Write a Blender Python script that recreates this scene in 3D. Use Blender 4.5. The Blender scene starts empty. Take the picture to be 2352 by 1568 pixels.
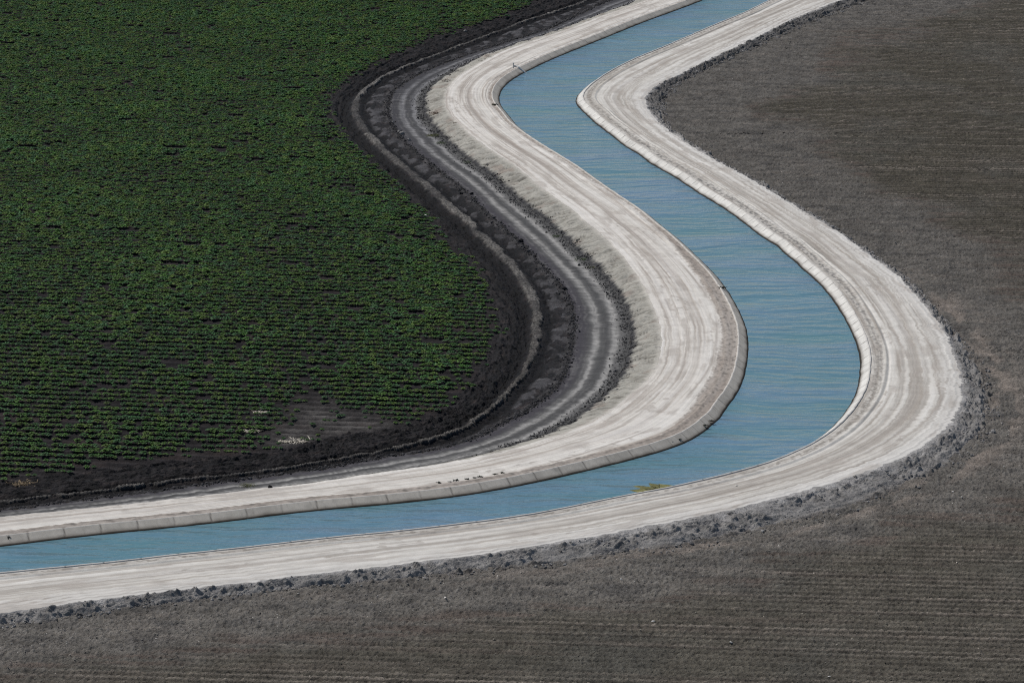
import bpy, math
import numpy as np
from mathutils import Vector

rng = np.random.default_rng(11)
scene = bpy.context.scene
COL = scene.collection

# ------------------------------------------------------------------ camera geometry
FU, PITCH = 10000.0, math.radians(11.83)          # focal length in units of a 2352 px wide picture
ZR = 0.60                                          # level of the canal roads; the fields lie at 0
ZF = 0.32                                          # the bare right field lies a little higher than the left one
ZW = 0.30                                          # water level
CZ = ZR + 41.3
FWD = np.array([0, math.cos(PITCH), -math.sin(PITCH)])
UP = np.array([0, math.sin(PITCH), math.cos(PITCH)])
RIGHT = np.array([1.0, 0, 0])


def ground(p, z):
    """photo points (2560 px wide) -> where they lie on the level z"""
    p = np.atleast_2d(np.asarray(p, float)) / (2560 / 2352)
    d = FWD + ((p[:, :1] - 1176) / FU) * RIGHT - ((p[:, 1:2] - 784) / FU) * UP
    k = (z - CZ) / d[:, 2]
    return (d * k[:, None])[:, :2]


ZOOM = {1: (800, 0, 2.6133), 2: (1500, 0, 2.219), 3: (900, 500, 2.352), 4: (1700, 600, 2.4128),
        5: (0, 900, 2.6133), 6: (800, 1000, 2.1382), 0: (0, 0, 1 / 1.08844)}


def tr(*runs):
    out = []
    for z, pts in runs:
        ox, oy, k = ZOOM[z]
        out += [(ox + a / k, oy + b / k) for a, b in pts]
    return np.array(out)


# edge of the green crop
LA = tr((1, [(1480, 0), (1330, 60), (1180, 130), (950, 190), (800, 240), (620, 310), (450, 390), (330, 450), (200, 530), (110, 600), (85, 680), (110, 780), (170, 880), (280, 980), (370, 1060), (440, 1130), (540, 1200), (620, 1290), (720, 1390)]),
        (3, [(430, 130), (540, 230), (640, 330), (720, 430), (770, 520), (820, 620), (850, 720), (840, 790), (800, 880), (750, 980), (680, 1080), (590, 1170), (480, 1250)]),
        (6, [(480, 140), (290, 170), (60, 200)]), (5, [(1900, 590), (1450, 640), (850, 690), (500, 740), (150, 790), (0, 810)]))
# crest of the tyre-marked ridge
LB = tr((1, [(1720, 0), (1560, 60), (1350, 120), (1200, 180), (1060, 230), (900, 290), (760, 345), (620, 400), (470, 460), (350, 530), (280, 590), (235, 650), (235, 720), (270, 800), (330, 870), (400, 950), (500, 1030), (590, 1110), (700, 1190), (800, 1290), (900, 1380), (1000, 1460)]),
        (3, [(620, 90), (700, 180), (790, 260), (880, 350), (950, 440), (1000, 520), (1030, 600), (1045, 700), (1035, 800), (1010, 900), (960, 1000), (890, 1090), (800, 1180), (680, 1270)]),
        (6, [(650, 180), (500, 220), (350, 250), (150, 290)]), (5, [(2050, 650), (1750, 700), (1450, 740), (1200, 755), (900, 800), (600, 840), (300, 870), (0, 905)]))
# left edge of the dark field road
LC = tr((1, [(1850, 20), (1500, 190), (1300, 250), (1050, 330), (850, 400), (700, 460), (570, 530), (490, 590), (460, 650), (455, 730), (480, 820), (530, 880), (600, 960), (700, 1040), (800, 1120), (890, 1190), (980, 1270), (1080, 1370), (1180, 1460)]),
        (3, [(770, 90), (860, 170), (950, 250), (1030, 330), (1110, 420), (1180, 490), (1230, 570), (1260, 660), (1265, 760), (1245, 880), (1215, 1000), (1170, 1090), (1080, 1170), (980, 1240), (850, 1300)]),
        (6, [(900, 170), (750, 230), (600, 270), (400, 290), (250, 320), (80, 355)]), (5, [(1800, 750), (1500, 790), (1250, 820), (1000, 860), (700, 890), (400, 930), (0, 980)]))
# foot of the pale slope, where it can be seen
LD = tr((1, [(850, 480), (740, 550), (690, 610), (670, 680), (690, 760), (750, 840), (840, 930), (930, 1020), (1020, 1080), (1110, 1150), (1200, 1220), (1300, 1310), (1400, 1400), (1500, 1480)]),
        (3, [(1070, 100), (1160, 180), (1260, 290), (1370, 380), (1440, 460), (1510, 550), (1570, 650), (1590, 760), (1580, 880), (1540, 1000), (1480, 1100)]))
# left edge of the left canal road
LE = tr((1, [(2050, 30), (1850, 100), (1650, 180), (1400, 260), (1200, 330), (1020, 425), (890, 510), (840, 570), (820, 640), (830, 720), (900, 800), (1000, 890), (1120, 980), (1250, 1060), (1350, 1140), (1450, 1230), (1560, 1310), (1680, 1400), (1780, 1480)]),
        (3, [(1180, 0), (1290, 80), (1380, 160), (1470, 250), (1550, 330), (1620, 430), (1680, 530), (1730, 640), (1765, 740), (1775, 830), (1760, 930), (1720, 1020), (1640, 1100), (1540, 1180), (1440, 1250)]),
        (6, [(1180, 210), (1000, 265), (800, 310), (600, 345), (400, 370), (200, 400)]), (5, [(2100, 790), (1750, 830), (1400, 870), (1000, 920), (700, 950), (300, 990), (0, 1020)]))
# lip of the left lining
LF = tr((1, [(2352, 20), (2100, 110), (1900, 190), (1700, 270), (1500, 350), (1350, 420), (1250, 470), (1180, 520), (1140, 570), (1130, 630), (1150, 680), (1190, 720), (1240, 790), (1330, 860), (1450, 940), (1550, 1000), (1680, 1080), (1830, 1190), (1980, 1290), (2150, 1410)]),
        (3, [(1600, 20), (1700, 100), (1830, 200), (1945, 310), (2045, 410), (2125, 520), (2180, 620), (2220, 720), (2230, 820), (2220, 920), (2190, 1040), (2140, 1130), (2060, 1220), (1960, 1300)]),
        (6, [(2110, 50), (2020, 120), (1900, 190), (1750, 240), (1550, 290), (1350, 340), (1150, 385), (950, 425), (750, 460), (500, 490), (250, 515)]),
        (5, [(2050, 915), (1700, 960), (1300, 1010), (1080, 1030), (850, 1055), (450, 1090), (250, 1120), (0, 1150)]))
# lip of the right lining
LI = tr((2, [(940, 0), (800, 70), (650, 130), (500, 195), (350, 260), (200, 320), (80, 380)]),
        (1, [(1810, 520), (1740, 580), (1710, 630), (1740, 680), (1800, 730), (1900, 815), (2020, 905), (2150, 985)]),
        (2, [(0, 650), (150, 770), (300, 870), (450, 950), (600, 1050), (720, 1120), (860, 1220), (960, 1300), (1060, 1380), (1150, 1450)]),
        (4, [(650, 0), (740, 80), (840, 180), (930, 270), (1010, 380), (1070, 480), (1110, 570), (1140, 660), (1140, 760), (1120, 880), (1070, 980), (1000, 1065), (900, 1150), (800, 1220), (650, 1290), (500, 1350), (300, 1400), (100, 1450)]),
        (6, [(1850, 470), (1700, 490), (1500, 530), (1300, 575), (1100, 610), (900, 640), (700, 660), (500, 690), (250, 710)]),
        (5, [(2000, 1170), (1600, 1220), (1100, 1270), (700, 1320), (300, 1355), (0, 1385)]))
# outer edge of the right canal road
LJ = tr((2, [(1330, 0), (1200, 50), (1050, 110), (900, 190), (750, 260), (600, 330), (450, 410), (350, 450), (280, 500), (250, 560), (280, 620), (350, 700), (450, 770), (560, 840), (700, 920), (820, 980), (950, 1060), (1080, 1140), (1200, 1210), (1350, 1300), (1450, 1390), (1550, 1460)]),
        (4, [(1030, 0), (1150, 80), (1270, 170), (1380, 280), (1480, 400), (1560, 500), (1620, 600), (1650, 700), (1690, 800), (1700, 920), (1680, 1020), (1640, 1090), (1560, 1160), (1450, 1250), (1330, 1310), (1150, 1380), (1000, 1430), (800, 1490)]),
        (6, [(2100, 600), (1850, 650), (1600, 695), (1350, 740), (1100, 780), (850, 820), (600, 850), (300, 890), (0, 920)]),
        (5, [(2000, 1390), (1600, 1450), (1200, 1490), (850, 1530)]), (0, [(0, 1405)]))
# foot of the grey slope, where it can be seen
LK1 = tr((2, [(1480, 0), (1350, 50), (1200, 110), (1050, 170), (900, 240), (750, 310), (600, 380), (450, 450), (380, 520), (330, 590), (345, 650)]))
LK2 = tr((4, [(1600, 520), (1690, 620), (1790, 760), (1830, 880), (1840, 1000), (1820, 1150), (1720, 1240), (1600, 1350), (1450, 1420), (1300, 1500), (1100, 1560)]),
         (6, [(2200, 720), (2000, 770), (1800, 780), (1600, 810), (1400, 850), (1200, 890), (900, 890), (700, 920), (400, 970), (0, 990)]), (0, [(0, 1437)]))


# ------------------------------------------------------------------ noise and numeric helpers
def _h(ix, iy, seed):
    h = (ix.astype(np.uint32) * np.uint32(374761393)) ^ (iy.astype(np.uint32) * np.uint32(668265263)) ^ np.uint32((seed * 2246822519) & 0xffffffff)
    h = (h ^ (h >> np.uint32(13))) * np.uint32(1274126177)
    h = (h ^ (h >> np.uint32(15))) * np.uint32(2246822519)
    return h ^ (h >> np.uint32(16))


def pn(x, y, seed=0):
    """gradient noise, about -1..1"""
    x, y = np.broadcast_arrays(np.asarray(x, np.float32), np.asarray(y, np.float32))
    fx, fy = np.floor(x), np.floor(y)
    ix, iy = fx.astype(np.int64), fy.astype(np.int64)
    dx, dy = x - fx, y - fy
    u, v = dx * dx * dx * (dx * (dx * 6 - 15) + 10), dy * dy * dy * (dy * (dy * 6 - 15) + 10)

    def g(a, b):
        ang = (_h(ix + a, iy + b, seed) & np.uint32(1023)).astype(np.float32) * np.float32(2 * np.pi / 1024)
        return np.cos(ang) * (dx - a) + np.sin(ang) * (dy - b)
    n0 = g(0, 0) * (1 - u) + g(1, 0) * u
    n1 = g(0, 1) * (1 - u) + g(1, 1) * u
    return (n0 * (1 - v) + n1 * v) * np.float32(1.5)


def fbm(x, y, o=3, seed=0, gain=.5):
    r, a, f = 0, 1.0, 1.0
    for i in range(o):
        r = r + a * pn(x * f + 17.3 * i, y * f - 9.1 * i, seed + i * 31)
        a *= gain
        f *= 2.03
    return r


def sst(a, b, x):
    t = np.clip((x - a) / (b - a), 0, 1)
    return t * t * (3 - 2 * t)


def bump_at(x, c, w):
    return np.exp(-((x - c) / w) ** 2)


def gsm(y, sig):
    n = int(sig * 3) + 1
    k = np.exp(-.5 * (np.arange(-n, n + 1) / sig) ** 2)
    k /= k.sum()
    return np.convolve(np.pad(y, n, mode='reflect', reflect_type='odd'), k, mode='valid')


def resample(p, d):
    L = np.r_[0, np.cumsum(np.hypot(*np.diff(p, axis=0).T))]
    n = max(2, int(L[-1] / d))
    q = np.linspace(0, L[-1], n)
    return np.stack([np.interp(q, L, p[:, i]) for i in (0, 1)], 1)


def mix(a, b, f):
    return a + (b - a) * f[..., None]


def C3(*c):
    return np.array(c, np.float32)


# ------------------------------------------------------------------ the canal's centre line, near end first
f_ = resample(ground(LF, ZR)[::-1], .25)
i_ = resample(ground(LI, ZR)[::-1], .25)
mid = []
for p in f_[::4]:
    q = i_[np.argmin(((i_ - p) ** 2).sum(1))]
    mid.append((p + q) / 2)
mid = resample(np.array(mid), .5)
mid = np.stack([gsm(mid[:, 0], 7), gsm(mid[:, 1], 7)], 1)
a = (mid[0] - mid[16]); a /= np.hypot(*a)
b = (mid[-1] - mid[-17]); b /= np.hypot(*b)
e = np.r_[np.arange(.5, 90, .5), np.arange(90, 900, 10)]
mid = np.concatenate([(mid[0] + a * e[:, None])[::-1], mid, mid[-1] + b * e[:, None]])
SS = np.r_[0, np.cumsum(np.hypot(*np.diff(mid, axis=0).T))]
tan = np.gradient(mid, SS, axis=0)
tan /= np.hypot(*tan.T)[:, None]
NRM = np.stack([tan[:, 1], -tan[:, 0]], 1)           # points to the right bank


def to_st(p):
    """(s, t) of points: station along the canal and distance to the right of its centre line"""
    p = np.asarray(p, float)
    s, t = np.empty(len(p)), np.empty(len(p))
    for k in range(0, len(p), 4000):
        q = p[k:k + 4000]
        d = q[:, None] - mid[None]
        j = np.argmin((d ** 2).sum(2), 1)
        r = q - mid[j]
        s[k:k + 4000] = SS[j] + (r * tan[j]).sum(1)
        m = np.clip(SS[j] + (r * tan[j]).sum(1), SS[0], SS[-1])
        cx = np.stack([np.interp(m, SS, mid[:, i]) for i in (0, 1)], 1)
        nx = np.stack([np.interp(m, SS, NRM[:, i]) for i in (0, 1)], 1)
        t[k:k + 4000] = ((q - cx) * nx).sum(1)
    return s, t


def xy(s, t):
    cx = np.interp(s, SS, mid[:, 0]); cy = np.interp(s, SS, mid[:, 1])
    nx = np.interp(s, SS, NRM[:, 0]); ny = np.interp(s, SS, NRM[:, 1])
    return cx + nx * t, cy + ny * t


S0, _ = to_st(ground([(0, 1350)], ZR)); S0 = S0[0]      # station where the canal enters the picture
S1, _ = to_st(ground([(1850, 0)], ZR)); S1 = S1[0]      # and leaves it
SG = np.arange(SS[0], SS[-1], .25)


def line(p, z, sig=5):
    s, t = to_st(ground(p, z))
    o = np.argsort(s)
    return gsm(np.interp(SG, s[o], t[o]), sig)


tA, tB, tC = line(LA, .03), line(LB, .15), line(LC, .08)
tE, tF, tI, tJ = line(LE, ZR), line(LF, ZR), line(LI, ZR), line(LJ, ZR)
sD, dD = to_st(ground(LD, .08)); o_ = np.argsort(sD); sD, dD = sD[o_], dD[o_]
wD = np.interp(SG, np.r_[sD[0] - 12, sD, sD[-1] + 8], np.r_[1.6, np.interp(sD, SG, tE) - dD, 1.5])
tD = tE - gsm(np.clip(wD, .9, 3.2), 6)
kS = []
for p in (LK1, LK2):
    s, t = to_st(ground(p, ZF)); o_ = np.argsort(s); kS.append((s[o_], t[o_] - np.interp(s[o_], SG, tJ)))
(sa, wa), (sb, wb) = kS[1], kS[0]
wK = np.interp(SG, np.r_[sa, sa[-1] + 6, sb[0] - 4, sb], np.r_[wa, .45, .45, wb])
tK = tJ + gsm(np.clip(wK, .45, 5), 6)
tC = np.minimum(tC, tD - 1.0)


def T(arr, s):
    return np.interp(s, SG, arr)


# ------------------------------------------------------------------ mesh and material helpers
def mesh_obj(name, verts, faces, mat, col=None, smooth=True, parent=None, extra=None):
    me = bpy.data.meshes.new(name)
    v = np.ascontiguousarray(verts, np.float32).reshape(-1, 3)
    f = np.ascontiguousarray(faces, np.int32)
    k = f.shape[1]
    me.vertices.add(len(v)); me.vertices.foreach_set('co', v.ravel())
    me.loops.add(f.size); me.loops.foreach_set('vertex_index', f.ravel())
    me.polygons.add(len(f)); me.polygons.foreach_set('loop_start', np.arange(0, f.size, k, dtype=np.int32))
    me.polygons.foreach_set('use_smooth', np.full(len(f), smooth))
    if col is not None:
        at = me.attributes.new('tint', 'FLOAT_COLOR', 'POINT')
        c = np.ones((len(v), 4), np.float32); c[:, :3] = np.asarray(col, np.float32).reshape(-1, 3)
        at.data.foreach_set('color', c.ravel())
    me.update(calc_edges=True)
    me.materials.append(mat)
    ob = bpy.data.objects.new(name, me)
    COL.objects.link(ob)
    if parent: ob.parent = parent
    return ob


def tag(o, label, cat, group=None, kind=None):
    o['label'] = label; o['category'] = cat
    if group: o['group'] = group
    if kind: o['kind'] = kind
    return o


def grid_faces(n, m):
    i = np.arange((n - 1) * (m - 1)); r, c = i // (m - 1), i % (m - 1)
    v = r * m + c
    return np.stack([v, v + 1, v + m + 1, v + m], 1)


def earth_mat(name, bscale=30, bdist=.02, var=.25, vscale=9, rough=.95, spec=.15, big=1.3):
    m = bpy.data.materials.new(name); m.use_nodes = True
    nt = m.node_tree; N = nt.nodes; L = nt.links
    p = N['Principled BSDF']; p.inputs['Roughness'].default_value = rough
    p.inputs['Specular IOR Level'].default_value = spec
    a_ = N.new('ShaderNodeAttribute'); a_.attribute_name = 'tint'
    co = N.new('ShaderNodeNewGeometry')
    n1 = N.new('ShaderNodeTexNoise'); n1.inputs['Scale'].default_value = vscale; n1.inputs['Detail'].default_value = 5; n1.inputs['Roughness'].default_value = .7
    n3 = N.new('ShaderNodeTexNoise'); n3.inputs['Scale'].default_value = big; n3.inputs['Detail'].default_value = 3
    ad = N.new('ShaderNodeMath'); ad.operation = 'ADD'
    mr = N.new('ShaderNodeMapRange'); mr.inputs[1].default_value = .75; mr.inputs[2].default_value = 1.25
    mr.inputs[3].default_value = 1 - var; mr.inputs[4].default_value = 1 + var
    mul = N.new('ShaderNodeVectorMath'); mul.operation = 'MULTIPLY'
    L.new(co.outputs['Position'], n1.inputs['Vector']); L.new(co.outputs['Position'], n3.inputs['Vector'])
    L.new(n1.outputs[0], ad.inputs[0]); L.new(n3.outputs[0], ad.inputs[1]); L.new(ad.outputs[0], mr.inputs[0])
    L.new(a_.outputs['Color'], mul.inputs[0]); L.new(mr.outputs[0], mul.inputs[1]); L.new(mul.outputs[0], p.inputs['Base Color'])
    n2 = N.new('ShaderNodeTexNoise'); n2.inputs['Scale'].default_value = bscale; n2.inputs['Detail'].default_value = 4; n2.inputs['Roughness'].default_value = .65
    L.new(co.outputs['Position'], n2.inputs['Vector'])
    bp = N.new('ShaderNodeBump'); bp.inputs['Strength'].default_value = 1; bp.inputs['Distance'].default_value = bdist
    L.new(n2.outputs[0], bp.inputs['Height']); L.new(bp.outputs[0], p.inputs['Normal'])
    return m


M_SOIL = earth_mat('dark crop soil', 12, .07, .35)
M_PLOW = earth_mat('worked grey soil', 10, .13, .34, 15)
M_MUD = earth_mat('churned black soil', 9, .10, .4, 8, .85, .2)
M_ROAD = earth_mat('pale dust road', 22, .008, .10, 14)
M_DARK = earth_mat('dark dirt road', 20, .012, .16, 10)
M_SLOPE = earth_mat('eroded bank', 18, .02, .16, 10)
M_VERGE = earth_mat('crumbled grey bank', 9, .12, .35, 9)
M_CONC = earth_mat('cast concrete', 30, .004, .12, 6, .85, .2)
M_CLOD = earth_mat('dry clods', 30, .02, .3, 20)


def water_mat():
    m = bpy.data.materials.new('canal water'); m.use_nodes = True
    nt = m.node_tree; N = nt.nodes; L = nt.links
    p = N['Principled BSDF']
    p.inputs['Roughness'].default_value = .14; p.inputs['IOR'].default_value = 1.33
    co = N.new('ShaderNodeNewGeometry')

    wn = N.new('ShaderNodeTexNoise'); wn.inputs['Scale'].default_value = .09; wn.inputs['Detail'].default_value = 2
    L.new(co.outputs['Position'], wn.inputs['Vector'])
    wsc = N.new('ShaderNodeVectorMath'); wsc.operation = 'SCALE'; wsc.inputs['Scale'].default_value = 4
    L.new(wn.outputs[1], wsc.inputs[0])
    warp = N.new('ShaderNodeVectorMath'); warp.operation = 'ADD'
    L.new(co.outputs['Position'], warp.inputs[0]); L.new(wsc.outputs[0], warp.inputs[1])

    def noise(rot, sx, sy, scale, det, ro=.55):
        mp = N.new('ShaderNodeMapping'); mp.inputs['Rotation'].default_value = (0, 0, rot); mp.inputs['Scale'].default_value = (sx, sy, 1)
        L.new(warp.outputs[0], mp.inputs[0])
        n = N.new('ShaderNodeTexNoise'); n.inputs['Scale'].default_value = scale; n.inputs['Detail'].default_value = det; n.inputs['Roughness'].default_value = ro
        L.new(mp.outputs[0], n.inputs['Vector'])
        return n.outputs[0]
    w1 = noise(math.radians(9), .26, .80, 1.5, 1.6)
    w2 = noise(math.radians(4), .5, 1.3, 5.0, 2)
    w3 = noise(math.radians(12), .25, .6, .45, 4)
    ml = N.new('ShaderNodeMath'); ml.operation = 'MULTIPLY'; ml.inputs[1].default_value = .16; L.new(w2, ml.inputs[0])
    ad = N.new('ShaderNodeMath'); ad.operation = 'ADD'; L.new(w1, ad.inputs[0]); L.new(ml.outputs[0], ad.inputs[1])
    gust = N.new('ShaderNodeMapRange'); gust.inputs[1].default_value = .3; gust.inputs[2].default_value = .7; gust.inputs[3].default_value = .5; gust.inputs[4].default_value = 1.3
    L.new(w3, gust.inputs[0])
    m2 = N.new('ShaderNodeMath'); m2.operation = 'MULTIPLY'; L.new(ad.outputs[0], m2.inputs[0]); L.new(gust.outputs[0], m2.inputs[1])
    bp = N.new('ShaderNodeBump'); bp.inputs['Strength'].default_value = 1; bp.inputs['Distance'].default_value = .24
    L.new(m2.outputs[0], bp.inputs['Height']); L.new(bp.outputs[0], p.inputs['Normal'])
    cr = N.new('ShaderNodeMix'); cr.data_type = 'RGBA'
    cr.inputs[6].default_value = (.092, .212, .245, 1); cr.inputs[7].default_value = (.138, .240, .345, 1)  # teal water body; the bluer end puts sky reflection into the base colour
    cm = N.new('ShaderNodeMapRange'); cm.inputs[1].default_value = .3; cm.inputs[2].default_value = .7; L.new(w3, cm.inputs[0]); L.new(cm.outputs[0], cr.inputs[0]); L.new(cr.outputs[2], p.inputs['Base Color'])
    return m


def leaf_mat(name, rough=.6, tr_=.2):
    m = bpy.data.materials.new(name); m.use_nodes = True
    nt = m.node_tree; N = nt.nodes; L = nt.links
    p = N['Principled BSDF']; p.inputs['Roughness'].default_value = rough
    p.inputs['Specular IOR Level'].default_value = .22
    a_ = N.new('ShaderNodeAttribute'); a_.attribute_name = 'tint'
    no = N.new('ShaderNodeTexNoise'); no.inputs['Scale'].default_value = 7; no.inputs['Detail'].default_value = 3
    g = N.new('ShaderNodeNewGeometry'); L.new(g.outputs['Position'], no.inputs['Vector'])
    mr = N.new('ShaderNodeMapRange'); mr.inputs[1].default_value = .3; mr.inputs[2].default_value = .7; mr.inputs[3].default_value = .65; mr.inputs[4].default_value = 1.35
    L.new(no.outputs[0], mr.inputs[0])
    mul = N.new('ShaderNodeVectorMath'); mul.operation = 'MULTIPLY'
    L.new(a_.outputs['Color'], mul.inputs[0]); L.new(mr.outputs[0], mul.inputs[1]); L.new(mul.outputs[0], p.inputs['Base Color'])
    t = N.new('ShaderNodeBsdfTranslucent'); L.new(mul.outputs[0], t.inputs['Color'])
    mx = N.new('ShaderNodeMixShader'); mx.inputs[0].default_value = tr_
    L.new(p.outputs[0], mx.inputs[1]); L.new(t.outputs[0], mx.inputs[2]); L.new(mx.outputs[0], N['Material Output'].inputs[0])
    return m


def plain_mat(name, col, rough=.6, metal=0):
    m = bpy.data.materials.new(name); m.use_nodes = True
    N = m.node_tree.nodes; L = m.node_tree.links
    p = N['Principled BSDF']; p.inputs['Roughness'].default_value = rough; p.inputs['Metallic'].default_value = metal
    no = N.new('ShaderNodeTexNoise'); no.inputs['Scale'].default_value = 14; no.inputs['Detail'].default_value = 5
    mx = N.new('ShaderNodeMix'); mx.data_type = 'RGBA'
    mx.inputs[6].default_value = tuple(c * .7 for c in col) + (1,); mx.inputs[7].default_value = tuple(min(1, c * 1.2) for c in col) + (1,)
    L.new(no.outputs[0], mx.inputs[0]); L.new(mx.outputs[2], p.inputs['Base Color'])
    return m


# ------------------------------------------------------------------ the strips along the canal
SF = np.r_[np.arange(SS[0], S0 - 60, 6), np.arange(S0 - 60, S0 - 4, .5), np.arange(S0 - 4, S0 + 50, .055), np.arange(S0 + 50, S1 + 5, .10), np.arange(S1 + 5, S1 + 70, .5), np.arange(S1 + 70, SS[-1], 6)]
NS = len(SF)
sn = SF


def rag(seed, big=.18, small=.08):
    return big * fbm(sn / 1.7, sn * 0 + seed, 3, seed) + small * pn(sn / .22, sn * 0 + seed * 2, seed + 5)


A, B, Cc, D, E, F, I, J, K = (T(x, sn) for x in (tA, tB, tC, tD, tE, tF, tI, tJ, tK))
Cr = Cc + rag(3, .12, .05)
Dr = D + rag(4, .16, .10)
Er = E + rag(5, .05, .03)
Jr = J + rag(6, .12, .05) + .10 * pn(sn / .35, sn * 0, 66)
Ar = A + rag(7, .25, .1)
Kr = K + rag(8, .25, .1)


def strip(t0, t1, n):
    f = np.linspace(0, 1, n)
    t = t0[:, None] * (1 - f) + t1[:, None] * f
    s = np.repeat(sn[:, None], n, 1)
    return s, t, np.repeat(f[None], NS, 0)


def build(name, s, t, z, col, mat):
    x, y = xy(s, t)
    v = np.stack([x, y, z], -1)
    n, m = s.shape
    return mesh_obj(name, v, grid_faces(n, m)[:, ::-1], mat, col)


c_ = lambda arr: arr[:, None]

# level of the ground at the edges, shared by neighbouring strips
zC = .05 + .04 * fbm(sn / .5, sn * 0 + 1, 3, 21)
zD = .06 + .04 * fbm(sn / .5, sn * 0 + 2, 3, 22)
zE = ZR - .02 + .02 * fbm(sn / .8, sn * 0 + 3, 2, 23)
zJ = ZR - .03 + .02 * fbm(sn / .8, sn * 0 + 4, 2, 24)

# --- churned mud strip beside the crop (from the crop edge to the dark road)
s, t, f = strip(Ar - .9, Cr, 200)
db = t - c_(B)
low = 1 - sst(S0 + 55, S0 + 75, s)                       # tread blocks show near the camera
wob = .10 * fbm(s / 2.5, s * 0, 2, 31)
d2 = db - wob
wide = (1 + .4 * fbm(s / 3, s * 0, 2, 37)) * (.14 + .17 * sst(S0 + 40, S0 + 70, s) * (1 - sst(S0 + 120, S0 + 150, s)))
brk = np.clip(.85 + .9 * fbm(s / 5, s * 0 + .5, 3, 38), .35 + .3 * low, 1)
ridge = sst(1.0, .55, (np.abs(d2) + .10 * fbm(s / .5, t / .3, 3, 39)) / wide) * brk
rutl = bump_at(d2, -.42 - wide, .36)
rutr = bump_at(d2, .36 + wide, .32)
lug = (.5 + .5 * np.sin(2 * np.pi * (s + .5 * np.abs(d2)) / .17))
z = .035 * fbm(s / .5, t / .5, 4, 40) + .10 * ridge + ridge * (.07 * lug * low + .04 * (1 - low) * pn(s / .2, t / .2, 41)) \
    - .16 * rutl * (1 + .4 * fbm(s / .8, t / .4, 2, 42)) - .15 * rutr * (1 + .4 * fbm(s / .7, t / .4, 2, 43))
rough = .55 * fbm(s / .35, t / .25, 3, 44) + .6 * fbm(s / 1.6, t / .22, 3, 56)
edgeA = sst(0, .9, t - c_(Ar - .9))
z += .13 * np.clip(rough, -.2, 2) * sst(.1, .5, t - c_(Ar - .9)) * sst(-.2, -.5, d2)
z += .05 * np.clip(rough, 0, 2) * sst(.3, .6, d2)
z -= .12 * bump_at(t - c_(Ar), .35 + .25 * pn(s / 3, s * 0, 53), .16) * sst(-.4, .1, pn(s / 4, s * 0, 54))
wx_, wy_ = xy(s, t)
pool = sst(-.05, .22, fbm(wx_ / .8, wy_ / 2.0, 4, 45)) * sst(.5, .9, d2) * sst(1.0, .4, f + .12 * fbm(s, t, 2, 46)) ** .3
z = z * (1 - .75 * pool * (1 - ridge))
berm = bump_at(t, c_(Cr) - .20, .16) * sst(-.5, .3, fbm(s / 1.2, s * 0, 2, 47))
z += .10 * berm * (1 + .6 * fbm(s / .15, t / .15, 2, 48))
z = z * (1 - sst(.97, 1, f)) + c_(zC) * sst(.97, 1, f)
z = z - .22 * (1 - edgeA)
base = C3(.017, .0155, .017)
col = np.broadcast_to(base, s.shape + (3,)).copy()
col = mix(col, C3(.045, .036, .034), np.clip(fbm(s / 1.5, t / .4, 3, 50), 0, 1) * .8)
col = mix(col, C3(.0035, .003, .004), np.clip(1.3 * (rutl + rutr), 0, 1) * .95)
col = mix(col, C3(.004, .004, .005), bump_at(t - c_(Ar), .5, .3) * np.clip(.5 + fbm(s / 1.2, t / .3, 2, 55), 0, 1))
col = mix(col, C3(.105, .102, .108), pool * .9)
col = mix(col, C3(.006, .006, .007), sst(.0, .4, fbm(wx_ / .5, wy_ / 1.6, 4, 52)) * .85 * (1 - pool))
col = mix(col, C3(.21, .20, .185), ridge * np.clip(.55 + .5 * pn(s / .3, t / .1, 51), 0, 1) * (1 - low * .6 * (1 - lug)))
col = mix(col, C3(.075, .073, .075), berm * .6)
col = mix(col, C3(.034, .031, .034), 1 - edgeA)
tag(build('mud_strip', s, t, z, col, M_MUD), 'black churned soil strip with tyre ridge beside the green crop', 'soil', kind='structure')

# --- dark field road
s, t, f = strip(Cr, Dr, 80)
w = c_(Dr - Cr)
up = sst(S0 + 95, S0 + 135, s)
z = c_(zC) * (1 - f) + c_(zD) * f + .012 * fbm(s / .6, t / .3, 3, 60)
z += .05 * sst(.10, .0, f) * pn(s / .14, t / .12, 61) + .08 * sst(.88, 1, f) * np.clip(fbm(s / .16, t / .16, 2, 62) + .3, 0, 2)
wv = .02 * fbm(s / 9, s * 0, 2, 63)
k1 = bump_at(f, .38 + wv, .075); k2 = bump_at(f, .72 + wv, .075)
z -= .03 * (k1 + k2)
stre = fbm(s / 9, f * 12, 3, 64)
cross = pn(s / .16, t / .7, 65)
base = C3(.072, .072, .073)
col = np.broadcast_to(base, s.shape + (3,)).copy()
col = mix(col, C3(.060, .057, .065), sst(.34, .1, f))
col = mix(col, C3(.050, .050, .055), np.clip(up, 0, 1) * .75 * sst(.9, .5, f))
wx_, wy_ = xy(s, t)
dash = fbm(wx_ / .9, wy_ / .55, 2, 67)
pal = np.clip((k1 * 1.05 + k2 * 1.15) * (1 + .5 * dash) * (.75 + .5 * stre + .35 * cross), 0, 1)
col = mix(col, mix(np.broadcast_to(C3(.33, .325, .315), s.shape + (3,)), C3(.21, .21, .22), up), pal)
col = mix(col, C3(.17, .168, .165), np.clip(.5 * stre + .25 * cross + .3 * dash - .05, 0, .55))
col = mix(col, C3(.16, .158, .155), sst(.74, .86, f) * .6 * (1 - up * .3))
col = mix(col, C3(.075, .075, .075), sst(.85, .94, f + .04 * dash) * .9)
col = mix(col, C3(.04, .04, .042), sst(.06, .0, f) * .7)
tag(build('field_road', s, t, z, col, M_DARK), 'dark grey dirt road with two pale wheel tracks below the bank', 'dirt road', kind='structure')

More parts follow.
